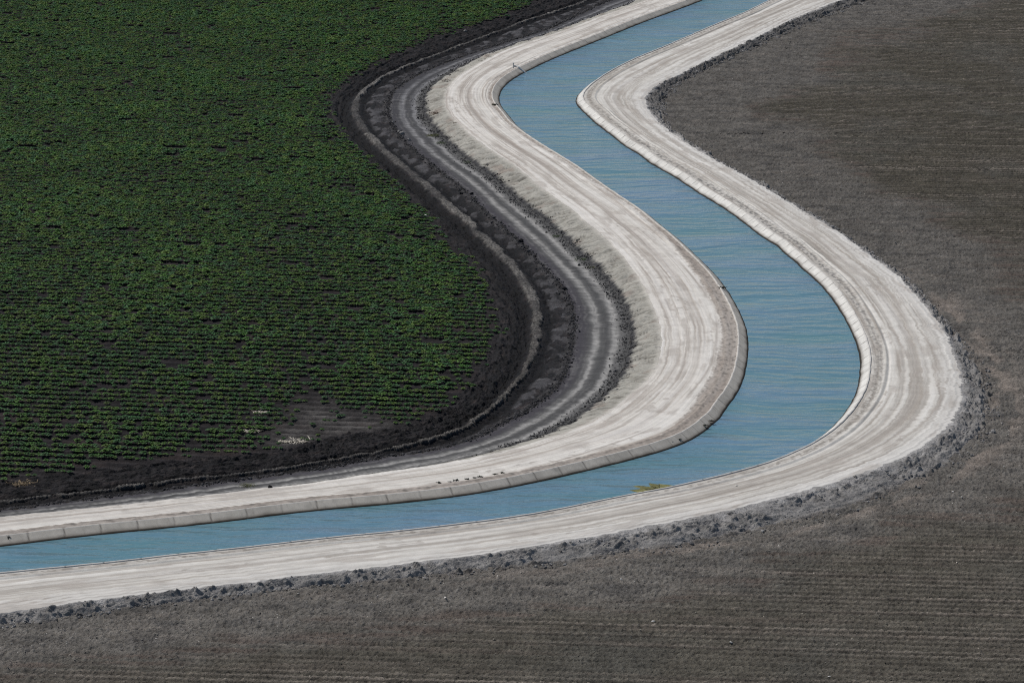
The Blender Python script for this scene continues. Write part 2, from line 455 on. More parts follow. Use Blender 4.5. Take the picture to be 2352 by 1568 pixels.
# --- pale slope of the left bank
s, t, f = strip(Dr, Er, 60)
w = c_(Er - Dr)
rill = fbm((s + .5 * (t - c_(Er))) / .32, t / 1.6, 3, 70)
rill2 = fbm((s + .4 * t) / .7, t / 1.3, 3, 71)
lines = np.clip(1 - np.abs(pn((s + .35 * (t - c_(Er)) + .12 * fbm(s / .8, t / .5, 2, 75)) / .42, t / 2.6, 76)) / .13, 0, 1) * sst(-.5, .1, pn(s / 1.5, t / .9, 77))
vis = sst(S0 + 32, S0 + 46, s)
pf = f ** .8
z = c_(zD) * (1 - pf) + c_(zE) * pf + vis * np.sin(np.pi * f) ** .6 * (.09 * rill + .13 * rill2 + .02 - .10 * lines)
base = C3(.36, .35, .315)
col = np.broadcast_to(base, s.shape + (3,)).copy()
col = mix(col, C3(.22, .21, .185), np.clip(-1.6 * rill - .4 * rill2 + .05, 0, 1) * .9)
col = mix(col, C3(.27, .23, .20), sst(.25, .7, fbm(s / 2.2, t / 1.5, 3, 72)) * .7)
col = mix(col, C3(.47, .45, .41), sst(.8, 1, f) * .8)
col = mix(col, C3(.13, .12, .105), lines * .85 * sst(1, .85, f))
foot = sst(.27, .06, f + .08 * fbm(s / .3, t / .3, 2, 73))
col = mix(col, C3(.05, .05, .053), foot)
tag(build('bank_slope', s, t, z, col, M_SLOPE), 'pale rilled earth slope between the dark road and the canal road', 'earth bank', kind='structure')

# --- left canal road
LW = .08
s, t, f = strip(Er, F - LW, 130)
w = c_(F - Er)
tw = t - c_(F)                                            # negative distance to the lip
near = sst(S0 + 62, S0 + 30, s)
wv = .012 * fbm(s / 14, s * 0, 2, 80)
st1 = fbm(s / 26, (f + wv) * 11, 3, 81); st2 = fbm(s / 9, (f + wv) * 30, 3, 82); st3 = pn(s / 30, (f + wv) * 5, 83)
cross = pn((s + .3 * t) / .13, t / 1.1, 84)
dk = (1.15 * bump_at(f + wv, .50, .055) + .5 * bump_at(f + wv, .37, .025) * np.clip(.6 + pn(s / 9, s * 0, 831), 0, 1) + .35 * bump_at(f + wv, .22, .03)) * np.clip(.75 + .5 * pn(s / 20, f * 3, 832), .3, 1.2)
z = c_(zE) * (1 - f) + (ZR - .035) * f + .03 * np.sin(np.pi * f) - .02 * dk + .008 * st2 + .006 * cross * sst(.55, .2, f)
z += .035 * bump_at(tw, -.55, .14) * (1 + .8 * pn(s / .2, t / .2, 85)) + .02 * sst(-.6, -.2, tw) * fbm(s / .25, t / .25, 2, 86)
base = C3(.60, .572, .525)
col = np.broadcast_to(base, s.shape + (3,)).copy()
col = mix(col, C3(.72, .70, .665), np.clip(.18 + .45 * st2 + .75 * st1 + .3 * st3, 0, 1))
col = mix(col, C3(.36, .322, .287), np.clip(-.9 * st1 - .8 * st2 - .35 * st3 - .05, 0, .9))
col = mix(col, C3(.29, .252, .222), np.clip(dk * (.75 + .4 * st2), 0, 1) * .75)
col = mix(col, C3(.47, .44, .41), np.clip(.5 * cross + .2, 0, 1) * .5 * sst(.45, .15, f))
col = mix(col, C3(.64, .62, .58), bump_at(f + wv, .70, .07) * .6)
lipw = .34 + .40 * near + .55 * sst(S0 + 30, S0 + 46, s) * sst(S0 + 88, S0 + 70, s) + .12 * fbm(s / 1.5, s * 0, 3, 87)
for q in range(4):
    cc = .18 + .2 * q + .16 * pn(s / 22, s * 0 + q * 3.1, 840 + q)
    for off in (0, 1.35):
        ff = (f - cc) * w - off
        col = mix(col, C3(.28, .242, .21) if q % 2 else C3(.62, .60, .57), bump_at(ff, 0, .07) * np.clip(.15 + .9 * pn(s / 10, s * 0 + off, 850 + q), 0, .6) * (f > .02) * (f < .98))
patch = sst(.15, .6, fbm(s / 3.5, t / .7, 3, 861))
col = mix(col, C3(.37, .335, .30), patch * .5)
col = mix(col, C3(.30, .27, .24), sst(.35, .5, pn(s / .5, t / .25, 862)) * sst(0, .5, pn(s / 6, t / 1.5, 863)) * .5)
brown = sst(0, .22, tw + lipw + .10 * fbm(s / .3, t / .12, 2, 88))
col = mix(col, C3(.265, .225, .195), brown * (.8 + .2 * st2) * .85)
col = mix(col, C3(.17, .155, .14), brown * np.clip(fbm(s / .5, t / .2, 3, 89), 0, 1))
tag(build('canal_road', s, t, z, col, M_ROAD), 'pale dust road on the left bank with a brown worn track down its middle', 'dirt road', kind='structure')

# --- right canal road
s, t, f = strip(I + LW, Jr, 130)
w = c_(Jr - I)
tw = t - c_(I)
wv = .012 * fbm(s / 14, s * 0, 2, 90)
st1 = fbm(s / 26, (f + wv) * 11, 3, 91); st2 = fbm(s / 9, (f + wv) * 28, 3, 92); st3 = pn(s / 30, (f + wv) * 5, 93)
cross = pn((s - .2 * t) / .13, t / .6, 94)
dk = bump_at(f + wv, .52, .055) + .7 * bump_at(f + wv, .38, .03) + .5 * bump_at(f + wv, .64, .025) + .4 * bump_at(f + wv, .80, .02)
z = (ZR - .03) * (1 - f) + c_(zJ) * f + .03 * np.sin(np.pi * f) - .02 * dk + .008 * st2
z += .04 * bump_at(tw, .75, .08) - .03 * bump_at(tw, .90, .05) + .02 * bump_at(f, .93, .02)
mott = sst(.05, .4, fbm(s / .35, t / .22, 3, 95) + .12)
z += .02 * mott * bump_at(tw, .45, .25)
base = C3(.56, .54, .50)
col = np.broadcast_to(base, s.shape + (3,)).copy()
col = mix(col, C3(.69, .675, .64), np.clip(.14 + .45 * st2 + .75 * st1 + .3 * st3, 0, 1))
col = mix(col, C3(.335, .305, .27), np.clip(-.9 * st1 - .8 * st2 - .35 * st3 - .05, 0, .9))
col = mix(col, C3(.27, .24, .21), np.clip(dk * (.75 + .4 * st2), 0, 1) * .75)
col = mix(col, C3(.56, .55, .53), sst(.72, .92, f) * .5)
col = mix(col, C3(.42, .41, .39), np.clip(.6 * cross - .1, 0, 1) * bump_at(f, .27, .1) * .8)
for q in range(4):
    cc = .18 + .2 * q + .16 * pn(s / 22, s * 0 + q * 3.1, 940 + q)
    for off in (0, 1.35):
        ff = (f - cc) * w - off
        col = mix(col, C3(.30, .265, .235) if q % 2 else C3(.62, .60, .57), bump_at(ff, 0, .07) * np.clip(.15 + .9 * pn(s / 10, s * 0 + off, 950 + q), 0, .6) * (f > .02) * (f < .98))
patch = sst(.15, .6, fbm(s / 3.5, t / .7, 3, 961))
col = mix(col, C3(.37, .335, .30), patch * .5)
col = mix(col, C3(.30, .27, .24), sst(.35, .5, pn(s / .5, t / .25, 962)) * sst(0, .5, pn(s / 6, t / 1.5, 963)) * .5)
midp = sst(S0 + 40, S0 + 60, s) * sst(S0 + 130, S0 + 105, s)
bd = bump_at(tw, .42, .28) * (.55 + .45 * np.clip(st1 + .5, 0, 1))
col = mix(col, mix(np.broadcast_to(C3(.25, .23, .205), s.shape + (3,)), C3(.16, .155, .15), midp * mott), np.clip(bd * (.45 + .75 * mott), 0, .95))
col = mix(col, C3(.24, .235, .22), bump_at(tw + .25 * pn(s / 25, s * 0, 96), .92, .05) * np.clip(.2 + 1.2 * pn(s / 9, s * 0, 97), 0, .8))
tag(build('canal_road', s, t, z, col, M_ROAD), 'pale dust road on the right bank that bends round the bare field', 'dirt road', kind='structure')

# --- crumbled grey slope outside the right road
s, t, f = strip(Jr, Kr + .7, 90)
g = np.clip((t - c_(Jr)) / c_(Kr - Jr), 0, 1.4)
hump = fbm(s / 2.4, t / .9, 3, 100)
cl = fbm(s / .30, t / .22, 3, 101)
cl2 = fbm(s / .9, t / .5, 2, 102)
smoothp = sst(.05, .4, fbm(s / 3, t / 2, 2, 103))
inn = sst(0, .12, g) * sst(1.3, 1.0, g)
z = c_(zJ) * (1 - sst(0, 1, g)) + (ZF + .01) * sst(0, 1, g) + inn * sst(0, .35, g) * (.14 * hump + .12 * bump_at(g, .78, .16) * np.clip(.6 + fbm(s / 1.3, s * 0, 2, 106), 0, 1.3) + .18 * np.clip(cl, 0, 2) * (1 - .7 * smoothp) + .06 * cl2)
gully = sst(.42, .62, pn(s / 2.2, t / 6, 104)) * sst(.1, .3, g)
z -= .10 * gully * inn
z -= .10 * bump_at(g, .95, .12) * sst(-.2, .4, fbm(s / 3, s * 0, 2, 105))
z -= .16 * sst(1.05, 1.4, g) + .30 * sst(.85, 1, f)
base = C3(.25, .243, .236)
col = np.broadcast_to(base, s.shape + (3,)).copy()
col = mix(col, C3(.095, .092, .098), np.clip(-.8 * cl + .4 * cl2, 0, 1) * .8 * (1 - .5 * smoothp))
col = mix(col, C3(.20, .195, .19), np.clip(cl2 + .2, 0, 1) * .5)
col = mix(col, C3(.36, .352, .345), sst(.42, .0, g + .2 * cl + .14 * cl2))
col = mix(col, C3(.155, .140, .125), sst(.9, 1.2, g))
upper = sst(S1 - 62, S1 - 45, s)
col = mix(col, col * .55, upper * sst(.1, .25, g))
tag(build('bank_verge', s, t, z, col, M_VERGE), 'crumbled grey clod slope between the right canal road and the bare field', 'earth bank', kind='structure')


# --- concrete linings: two long cast walls
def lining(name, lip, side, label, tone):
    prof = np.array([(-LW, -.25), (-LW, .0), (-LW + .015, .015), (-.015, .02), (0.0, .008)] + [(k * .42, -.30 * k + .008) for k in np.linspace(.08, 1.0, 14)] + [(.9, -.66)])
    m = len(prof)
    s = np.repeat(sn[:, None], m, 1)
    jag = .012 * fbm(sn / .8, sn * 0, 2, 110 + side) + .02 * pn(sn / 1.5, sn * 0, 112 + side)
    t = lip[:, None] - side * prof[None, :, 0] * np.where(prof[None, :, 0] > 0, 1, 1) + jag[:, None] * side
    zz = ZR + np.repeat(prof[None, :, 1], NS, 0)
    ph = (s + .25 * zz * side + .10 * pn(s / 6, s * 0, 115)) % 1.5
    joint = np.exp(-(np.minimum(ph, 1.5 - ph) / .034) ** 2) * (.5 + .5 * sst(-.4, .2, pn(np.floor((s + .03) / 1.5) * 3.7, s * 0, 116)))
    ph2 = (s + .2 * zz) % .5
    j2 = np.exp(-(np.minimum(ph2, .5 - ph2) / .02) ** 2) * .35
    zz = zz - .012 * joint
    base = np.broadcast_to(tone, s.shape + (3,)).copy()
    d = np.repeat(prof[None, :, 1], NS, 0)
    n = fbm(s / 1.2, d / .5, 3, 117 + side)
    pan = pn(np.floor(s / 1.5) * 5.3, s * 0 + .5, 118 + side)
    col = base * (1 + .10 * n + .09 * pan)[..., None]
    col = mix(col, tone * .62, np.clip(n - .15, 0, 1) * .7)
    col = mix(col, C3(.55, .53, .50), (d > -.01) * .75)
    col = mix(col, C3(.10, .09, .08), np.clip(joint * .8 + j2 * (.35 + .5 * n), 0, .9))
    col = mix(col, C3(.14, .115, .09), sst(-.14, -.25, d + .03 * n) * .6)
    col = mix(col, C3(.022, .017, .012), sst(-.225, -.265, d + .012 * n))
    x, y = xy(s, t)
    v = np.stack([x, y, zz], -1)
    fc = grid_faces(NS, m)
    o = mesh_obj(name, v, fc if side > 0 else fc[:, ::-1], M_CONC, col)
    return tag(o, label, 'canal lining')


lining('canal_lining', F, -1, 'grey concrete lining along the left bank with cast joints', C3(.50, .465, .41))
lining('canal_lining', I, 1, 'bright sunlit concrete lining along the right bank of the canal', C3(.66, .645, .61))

# --- water
n = 24
f = np.linspace(0, 1, n)
t = (F + .385)[:, None] * (1 - f) + (I - .385)[:, None] * f
s = np.repeat(sn[:, None], n, 1)
x, y = xy(s, t)
w_ = mesh_obj('water', np.stack([x, y, np.full_like(x, ZW)], -1), grid_faces(NS, n)[:, ::-1], water_mat())
tag(w_, 'blue green rippled water flowing along the curved canal', 'water', kind='structure')

# ------------------------------------------------------------------ the two fields
GX, GY = np.arange(-90, 90.1, .5), np.arange(100, 420.1, .5)
gx, gy = np.meshgrid(GX, GY, indexing='ij')
s_, t_ = to_st(np.stack([gx.ravel(), gy.ravel()], 1))
GS, GT = s_.reshape(gx.shape), t_.reshape(gx.shape)


def bil(G, x, y):
    u = np.clip((x - GX[0]) / .5, 0, len(GX) - 1.001); v = np.clip((y - GY[0]) / .5, 0, len(GY) - 1.001)
    i, j = u.astype(int), v.astype(int); a, b = u - i, v - j
    return G[i, j] * (1 - a) * (1 - b) + G[i + 1, j] * a * (1 - b) + G[i, j + 1] * (1 - a) * b + G[i + 1, j + 1] * a * b


RA, RB = math.radians(8.3), math.radians(5.6)             # row directions of the crop and of the bare field


def half_w(y):
    return (y * math.cos(PITCH) + 8.6) * 1176 / FU + 7.0


BARE = ground([(880, 1075), (800, 1040), (960, 1080), (740, 1090)], 0)
BR = [(1.4, 3.2), (1.1, 2.4), (.7, 1.8), (1.1, 2.4)]


def bare(x, y):
    r = np.zeros_like(x)
    for (cx, cy), (a, b) in zip(BARE, BR):
        r = np.maximum(r, np.exp(-(((x - cx) / a) ** 2 + ((y - cy) / b) ** 2)))
    return r


def left_surface(x, y, s, t):
    r = x * math.sin(RA) + y * math.cos(RA)
    u = x * math.cos(RA) - y * math.sin(RA)
    k = 2 * np.pi * r / .9
    bed = np.cos(k)
    z = .06 * bed - .05 * np.exp(-((np.cos(k / 2)) / .16) ** 2) + .022 * fbm(u / .25, r / .2, 3, 200)
    col = np.broadcast_to(C3(.025, .0225, .0235), x.shape + (3,)).copy()
    col = mix(col, C3(.058, .053, .053), np.clip(-bed * 1.5 - .3, 0, 1) * np.clip(.6 + fbm(u / 4, np.round(r / .9 + .5) * 2.3, 2, 201), 0, 1) * .9)
    col = mix(col, C3(.010, .009, .010), sst(.2, .9, np.cos(k + 1.2)) * .55)
    col = mix(col, C3(.040, .031, .030), sst(.1, .6, fbm(u / 3, r / 2, 3, 202)) * .7)
    col = mix(col, C3(.125, .118, .112), bare(x, y) * .75 * np.clip(.6 + .5 * bed + .5 * fbm(u / .5, r / .3, 2, 203), 0, 1))
    d = T(tA, s) - t
    col = mix(col, C3(.030, .027, .029), sst(.8, 0, d) * .8)
    z = z - .5 * sst(.3, -.2, d)
    return z, col


def right_surface(x, y, s, t):
    r = x * math.sin(RB) + y * math.cos(RB)
    u = x * math.cos(RB) - y * math.sin(RB)
    d = t - T(tK, s)
    head = sst(8, 2.5, d + 3.0 * fbm(x / 9, y / 12, 3, 210) - 2.5 * sst(170, 260, y))     # headland: rough, dusty, no rows
    k = 2 * np.pi * r / .64
    rowm = sst(-.2, .5, fbm(u / 30, r / 1.5, 2, 211))
    rows = np.cos(k) * (.4 + .6 * rowm)
    cl = fbm(u / .16, r / .15, 3, 212, .6)
    cl2 = fbm(u / .5, r / .4, 2, 213)
    z = (1 - head) * (.034 * rows + .060 * cl + .016 * cl2) + head * (.075 * cl + .045 * cl2)
    line_ = np.exp(-((pn(u / 60, r / .9, 214)) / .06) ** 2) * sst(.1, .5, pn(u / 8, r / 1.2, 215))
    z -= .06 * line_
    z += head * .05 * np.clip(fbm(u / 3, r / .5, 2, 216), -1, 1)
    col = np.broadcast_to(C3(.092, .085, .070), x.shape + (3,)).copy()
    far = sst(170, 235, y + 6 * fbm(x / 20, y / 25, 2, 217))
    col = mix(col, C3(.060, .055, .042), far)
    col = mix(col, C3(.078, .078, .070), sst(.0, .7, fbm(x / 6, y / 12, 3, 218)) * .5)
    col = mix(col, C3(.112, .097, .082), sst(.15, .6, fbm(u / 12, r / 1.0, 3, 219)) * .6 * (1 - .4 * far))
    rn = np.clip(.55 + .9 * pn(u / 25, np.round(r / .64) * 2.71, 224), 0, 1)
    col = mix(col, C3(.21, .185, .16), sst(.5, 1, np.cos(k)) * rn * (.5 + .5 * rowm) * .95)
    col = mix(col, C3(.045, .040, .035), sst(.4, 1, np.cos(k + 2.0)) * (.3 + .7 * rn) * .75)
    hc = mix(np.broadcast_to(C3(.138, .130, .119), x.shape + (3,)), C3(.105, .100, .094), sst(0, .6, fbm(u / 2, r / 1.2, 3, 220)))
    hc = mix(hc, hc * .82, far)
    col = mix(col, hc, head)
    band = sst(.5, 1.0, head * 4 * (1 - head)) * .55
    col = mix(col, C3(.105, .080, .068), band * sst(-.1, .4, fbm(u / 5, r / .8, 3, 221)))
    pale = bump_at(d, .9, .8) * sst(0, .5, fbm(s / 4, d / 1.2, 3, 222) + .25) * sst(S0 + 4, S0 + 30, s) * sst(S0 + 75, S0 + 62, s)
    pale2 = .55 * sst(.2, .6, fbm(u / 5, r / .8, 3, 223)) * head
    col = mix(col, C3(.215, .185, .160), np.clip(pale + .35 * pale2, 0, 1) * .85)
    z = z * (1 - .6 * pale) + ZF
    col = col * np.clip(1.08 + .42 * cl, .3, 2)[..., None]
    z = z - .6 * sst(-.05, -.6, d)
    return z, col


def field(name, surf, side, lim, mat, label, cat):
    V, Fc, Cl, n0 = [], [], [], 0
    for y0, y1, dx, dy in ((126, 200, .05, .085), (199.8, 260, .07, .13), (259.7, 358, .10, .19)):
        X = np.arange(-half_w(y1), half_w(y1), dx); Y = np.arange(y0, y1, dy)
        xg, yg = np.meshgrid(X, Y, indexing='ij')
        sg, tg = bil(GS, xg, yg), bil(GT, xg, yg)
        L_ = T(lim, sg)
        ok = (np.abs(xg) < half_w(yg)) & ((tg < L_ + .6) if side < 0 else (tg > L_ - .7))
        fc = grid_faces(len(X), len(Y))
        okf = ok.ravel()[fc].all(1)
        fc = fc[okf]
        us = np.unique(fc)
        mp = np.full(xg.size, -1, np.int64); mp[us] = np.arange(len(us))
        x, y, s, t = (q.ravel()[us] for q in (xg, yg, sg, tg))
        z, c = surf(x, y, s, t)
        V.append(np.stack([x, y, z], 1)); Cl.append(c); Fc.append(mp[fc] + n0); n0 += len(us)
    # the rest of the field, out to the horizon, a hand's breadth lower
    X = np.r_[-3000, -1500, -700, -350, np.arange(-200, 200.1, 1.0), 350, 700, 1500, 3000]
    Y = np.r_[-3000, -1200, -500, -150, -60, np.arange(0, 420.1, 1.0), 500, 800, 1500, 3000, 5000]
    xg, yg = np.meshgrid(X, Y, indexing='ij')
    sg, tg = to_st(np.stack([xg.ravel(), yg.ravel()], 1))
    L_ = T(lim, sg)
    ok = (tg < L_ - .2) if side < 0 else (tg > L_ + .2)
    fc = grid_faces(len(X), len(Y)); fc = fc[ok[fc].all(1)]
    us = np.unique(fc); mp = np.full(xg.size, -1, np.int64); mp[us] = np.arange(len(us))
    x, y, s, t = xg.ravel()[us], yg.ravel()[us], sg[us], tg[us]
    z, c = surf(x, y, s, t)
    inside = (np.abs(x) < half_w(y) - 1.6) & (y > 128) & (y < 356)
    V.append(np.stack([x, y, np.where(inside, -.35, -.03) + (ZF if side > 0 else 0)], 1)); Cl.append(c); Fc.append(mp[fc] + n0)
    o = mesh_obj(name, np.concatenate(V), np.concatenate(Fc), mat, np.concatenate(Cl))
    return tag(o, label, cat, kind='structure')


field('crop_field', left_surface, -1, tA, M_SOIL, 'dark ridged soil under the green crop rows', 'field')
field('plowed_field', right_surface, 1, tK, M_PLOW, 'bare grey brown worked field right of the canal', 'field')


# ------------------------------------------------------------------ crop plants
def make_plant(seed):
    r = np.random.default_rng(seed)
    V, Fq, sh = [], [], []
    nl = 20
    for i in range(nl):
        az = i * 2.4 + r.uniform(-.4, .4)
        ring = i / nl
        el = math.radians(r.uniform(12, 40) + 38 * (1 - ring))
        ln = r.uniform(.10, .145) * (.75 + .45 * ring)
        st = .05 + .055 * ring
        wd = ln * r.uniform(.40, .52)
        d = np.array([math.cos(az), math.sin(az), 0]); sd = np.array([-math.sin(az), math.cos(az), 0])
        b = d * st * math.cos(el) * .8 + np.array([0, 0, .05 + .09 * (1 - ring) * r.uniform(.7, 1.2)])
        n = np.array([0, 0, 1.0])
        p1 = b + d * ln * .5 * math.cos(el) + n * ln * .5 * math.sin(el)
        p2 = p1 + d * ln * .6 - n * ln * r.uniform(.05, .4)
        k = len(V)
        up_ = n * wd * .25
        V += [b - sd * wd * .3, b + sd * wd * .3, p1 + sd * wd + up_, p1 - sd * wd + up_, p1 * 1.0, p2]
        Fq += [(k, k + 1, k + 2, k + 4), (k, k + 4, k + 3, k + 3), (k + 4, k + 2, k + 5, k + 5), (k + 3, k + 4, k + 5, k + 5)]
        sh += [r.uniform(.75, 1.25)] * 6
    # stems
    for i in range(3):
        a_ = i * 2.1; d = np.array([math.cos(a_), math.sin(a_), 0]) * .012; k = len(V)
        V += [d, -d, -d * .6 + np.array([0, 0, .11]), d * .6 + np.array([0, 0, .11])]
        Fq += [(k, k + 1, k + 2, k + 3)]; sh += [.8] * 4
    tri = []
    for q in Fq:
        tri.append(q[:3])
        if q[3] != q[2]: tri.append((q[0], q[2], q[3]))
    return np.array(V), np.array(tri), np.array(sh)


PROTO = [make_plant(100 + i) for i in range(8)]
GREEN = [C3(.056, .132, .026), C3(.070, .138, .028), C3(.044, .112, .030), C3(.086, .142, .030), C3(.050, .120, .044)]

px_, py_ = [], []
rr = np.arange(80 - 80 % .9, 400, .9)
for ri, r0 in enumerate(rr):
    u = np.arange(-125, 60, .25)
    u = u + rng.uniform(-.07, .07, len(u))
    r = r0 + .45 + rng.normal(0, .035, len(u))
    px_.append(u * math.cos(RA) + r * math.sin(RA)); py_.append(-u * math.sin(RA) + r * math.cos(RA))
px_, py_ = np.concatenate(px_), np.concatenate(py_)
# crop sits on the bed crests (r = multiple of 0.9)
px_ -= .45 * math.sin(RA); py_ -= .45 * math.cos(RA)
k = (py_ > 122) & (py_ < 385) & (np.abs(px_) < half_w(py_) + 8)
px_, py_ = px_[k], py_[k]
ps, pt = bil(GS, px_, py_), bil(GT, px_, py_)
dA = T(tA, ps) - pt
n1 = fbm(px_ / 1.6, py_ / .9, 3, 300); n2 = fbm(px_ / 7, py_ / 10, 3, 301)
closer = sst(230, 160, py_)
n3 = fbm((px_ - .15 * py_) / 3.0, np.round((px_ * math.sin(RA) + py_ * math.cos(RA)) / .9) * 3.7, 2, 303)
prob = 1.0 - .14 * closer * sst(-.1, .6, n1) - .25 * sst(.40, .8, n1) - .5 * sst(.45, .65, n3) - 1.1 * bare(px_, py_) * np.clip(1 + .8 * n1, .3, 1.3) - .12 * sst(.1, .7, n2) * closer
prob *= sst(-.15, .55, dA + .5 * fbm(px_ / 1.2, py_ / 2.0, 2, 302) - .35 * closer)
k = rng.uniform(0, 1, len(px_)) < prob
px_, py_, ps, pt, dA, n1, n2 = (q[k] for q in (px_, py_, ps, pt, dA, n1, n2))
pz, _c = left_surface(px_, py_, ps, pt)
pz = np.maximum(pz, -.03)
size = (1.04 + .22 * n2 + rng.normal(0, .14, len(px_))) * (.72 + .28 * sst(0, 2.5, dA)) * (1 - .35 * bare(px_, py_)) * (1 + .22 * sst(170, 240, py_))
size = np.clip(size, .5, 1.7)
yaw = rng.uniform(0, 2 * np.pi, len(px_)); kind_ = rng.integers(0, 8, len(px_))
gi = rng.integers(0, 5, len(px_))
tone = (1 + .25 * rng.normal(0, 1, len(px_)) * .6) * (1 + .12 * n2)
infr = np.abs(px_) < half_w(py_) - 7.3
order = np.argsort(py_ + 1000 * ~infr)
single, rest = order[:300], order[300:]
print('plants', len(px_))
M_LEAF = leaf_mat('crop leaf')
V, Fc, Cl, n0 = [], [], [], 0
for j in range(8):
    pv, pf, psd = PROTO[j]
    ids = rest[kind_[rest] == j]
    ca, sa_ = np.cos(yaw[ids])[:, None], np.sin(yaw[ids])[:, None]
    sc = size[ids][:, None]
    x = (pv[None, :, 0] * ca - pv[None, :, 1] * sa_) * sc + px_[ids][:, None]
    y = (pv[None, :, 0] * sa_ + pv[None, :, 1] * ca) * sc + py_[ids][:, None]
    z = pv[None, :, 2] * sc * .68 + pz[ids][:, None] - .01
    V.append(np.stack([x, y, z], -1).reshape(-1, 3))
    Fc.append((pf[None] + (np.arange(len(ids)) * len(pv))[:, None, None]).reshape(-1, 3) + n0)
    n0 += len(ids) * len(pv)
    g = np.array(GREEN)[gi[ids]] * tone[ids][:, None]
    Cl.append((g[:, None] * psd[None, :, None]).reshape(-1, 3))
o = mesh_obj('crop', np.concatenate(V), np.concatenate(Fc), M_LEAF, np.concatenate(Cl), smooth=False)
tag(o, 'low green leafy crop covering the left field in rows', 'crop', kind='stuff')
protos = []
for j in range(8):
    pv, pf, psd = PROTO[j]
    o = mesh_obj('crop_plant', pv, pf, M_LEAF, GREEN[j % 5][None] * psd[:, None], smooth=False)
    protos.append(o)
used = [False] * 8
for i in single:
    j = kind_[i]
    o = protos[j] if not used[j] else protos[j].copy()
    if used[j]: COL.objects.link(o)
    used[j] = True
    o.location = (px_[i], py_[i], pz[i] - .01)
    o.rotation_euler = (0, 0, yaw[i]); o.scale = (size[i], size[i], size[i] * .68)
    tag(o, 'small green leafy crop plant in the front rows of the field', 'crop plant', 'crop plants in the front rows')
for j in range(8):
    if not used[j]: bpy.data.objects.remove(protos[j])


# ------------------------------------------------------------------ clods
def clod_shape(seed, sub=1):
    import bmesh
    bm = bmesh.new(); bmesh.ops.create_icosphere(bm, subdivisions=sub, radius=1)
    r = np.random.default_rng(seed)
    v = np.array([list(q.co) for q in bm.verts]); f = np.array([[w.index for w in q.verts] for q in bm.faces])
    bm.free()
    v *= (1 + .35 * (r.random(len(v)) - .5))[:, None] * np.array([1, r.uniform(.7, 1), r.uniform(.55, .8)])
    # chop a few flat broken faces
    for _ in range(4):
        n = r.normal(size=3); n /= np.linalg.norm(n); c = r.uniform(.45, .7)
        d = v @ n; v -= np.outer(np.clip(d - c, 0, None), n)
    return v, f


CL = [clod_shape(i) for i in range(10)]


def scatter(name, x, y, z, rad, cols, mat, label, cat):
    V, Fc, Cl, n0 = [], [], [], 0
    kd = rng.integers(0, 10, len(x)); yw = rng.uniform(0, 6.28, len(x))
    for j in range(10):
        v, f = CL[j]; ids = np.where(kd == j)[0]
        ca, sa_ = np.cos(yw[ids])[:, None], np.sin(yw[ids])[:, None]; sc = rad[ids][:, None]
        X = (v[None, :, 0] * ca - v[None, :, 1] * sa_) * sc + x[ids][:, None]
        Y = (v[None, :, 0] * sa_ + v[None, :, 1] * ca) * sc + y[ids][:, None]
        Z = v[None, :, 2] * sc + z[ids][:, None]
        V.append(np.stack([X, Y, Z], -1).reshape(-1, 3))
        Fc.append((f[None] + (np.arange(len(ids)) * len(v))[:, None, None]).reshape(-1, 3) + n0)
        n0 += len(ids) * len(v)
        Cl.append(np.repeat(cols[ids], len(v), 0))
    o = mesh_obj(name, np.concatenate(V), np.concatenate(Fc), mat, np.concatenate(Cl), smooth=False)
    return tag(o, label, cat, kind='stuff')


def tones(n, base, v=.3):
    return np.asarray(base)[None] * (1 + v * (rng.random(n) - .5) * 2)[:, None]


# clod ridge along the left edge of the dark road
n = 6500
s = rng.uniform(S0 - 3, S1 + 3, n); t = T(tC, s) - .12 + rng.normal(0, .13, n)
k = pn(s / 1.3, s * 0, 400) > -.35; s, t = s[k], t[k]; n = len(s)
x, y = xy(s, t)
scatter('clods', x, y, np.full(n, .08), rng.gamma(2.2, .011, n) + .012, tones(n, C3(.062, .060, .062), .5), M_CLOD, 'line of small dark clods along the edge of the dark road', 'clods')
# clods at the foot of the pale slope
n = 22000
s = rng.uniform(S0 + 28, S1 + 3, n); t = T(tD, s) + rng.normal(.02, .25, n)
k = rng.random(n) < .35 + .65 * sst(-.3, .3, pn(s / 2, s * 0, 401)); s, t = s[k], t[k]; n = len(s)
x, y = xy(s, t)
scatter('clods', x, y, .07 + np.clip(t - T(tD, s), 0, .5) * .35, rng.gamma(2.2, .009, n) + .012, tones(n, C3(.05, .05, .052), .6), M_CLOD, 'dark clods heaped along the foot of the pale slope', 'clods')
# clods on the grey slope right of the road
n = 9000
s = rng.uniform(S0 - 4, S1 + 4, n); g = rng.beta(2.2, 1.3, n) * 1.5
a0, a1 = T(tJ, s), T(tK, s); t = a0 + (a1 - a0) * g
k = fbm(s / 1.4, t / .7, 2, 402) > -.05; s, t, g, a0, a1 = (q[k] for q in (s, t, g, a0, a1)); n = len(s)
x, y = xy(s, t)
scatter('clods', x, y, ZF + (ZR - .03 - ZF) * (1 - sst(0, 1, g)) + .03, rng.gamma(2.0, .016, n) + .012, tones(n, C3(.22, .213, .207), .4), M_CLOD, 'grey crumbled clods on the slope below the right canal road', 'clods')
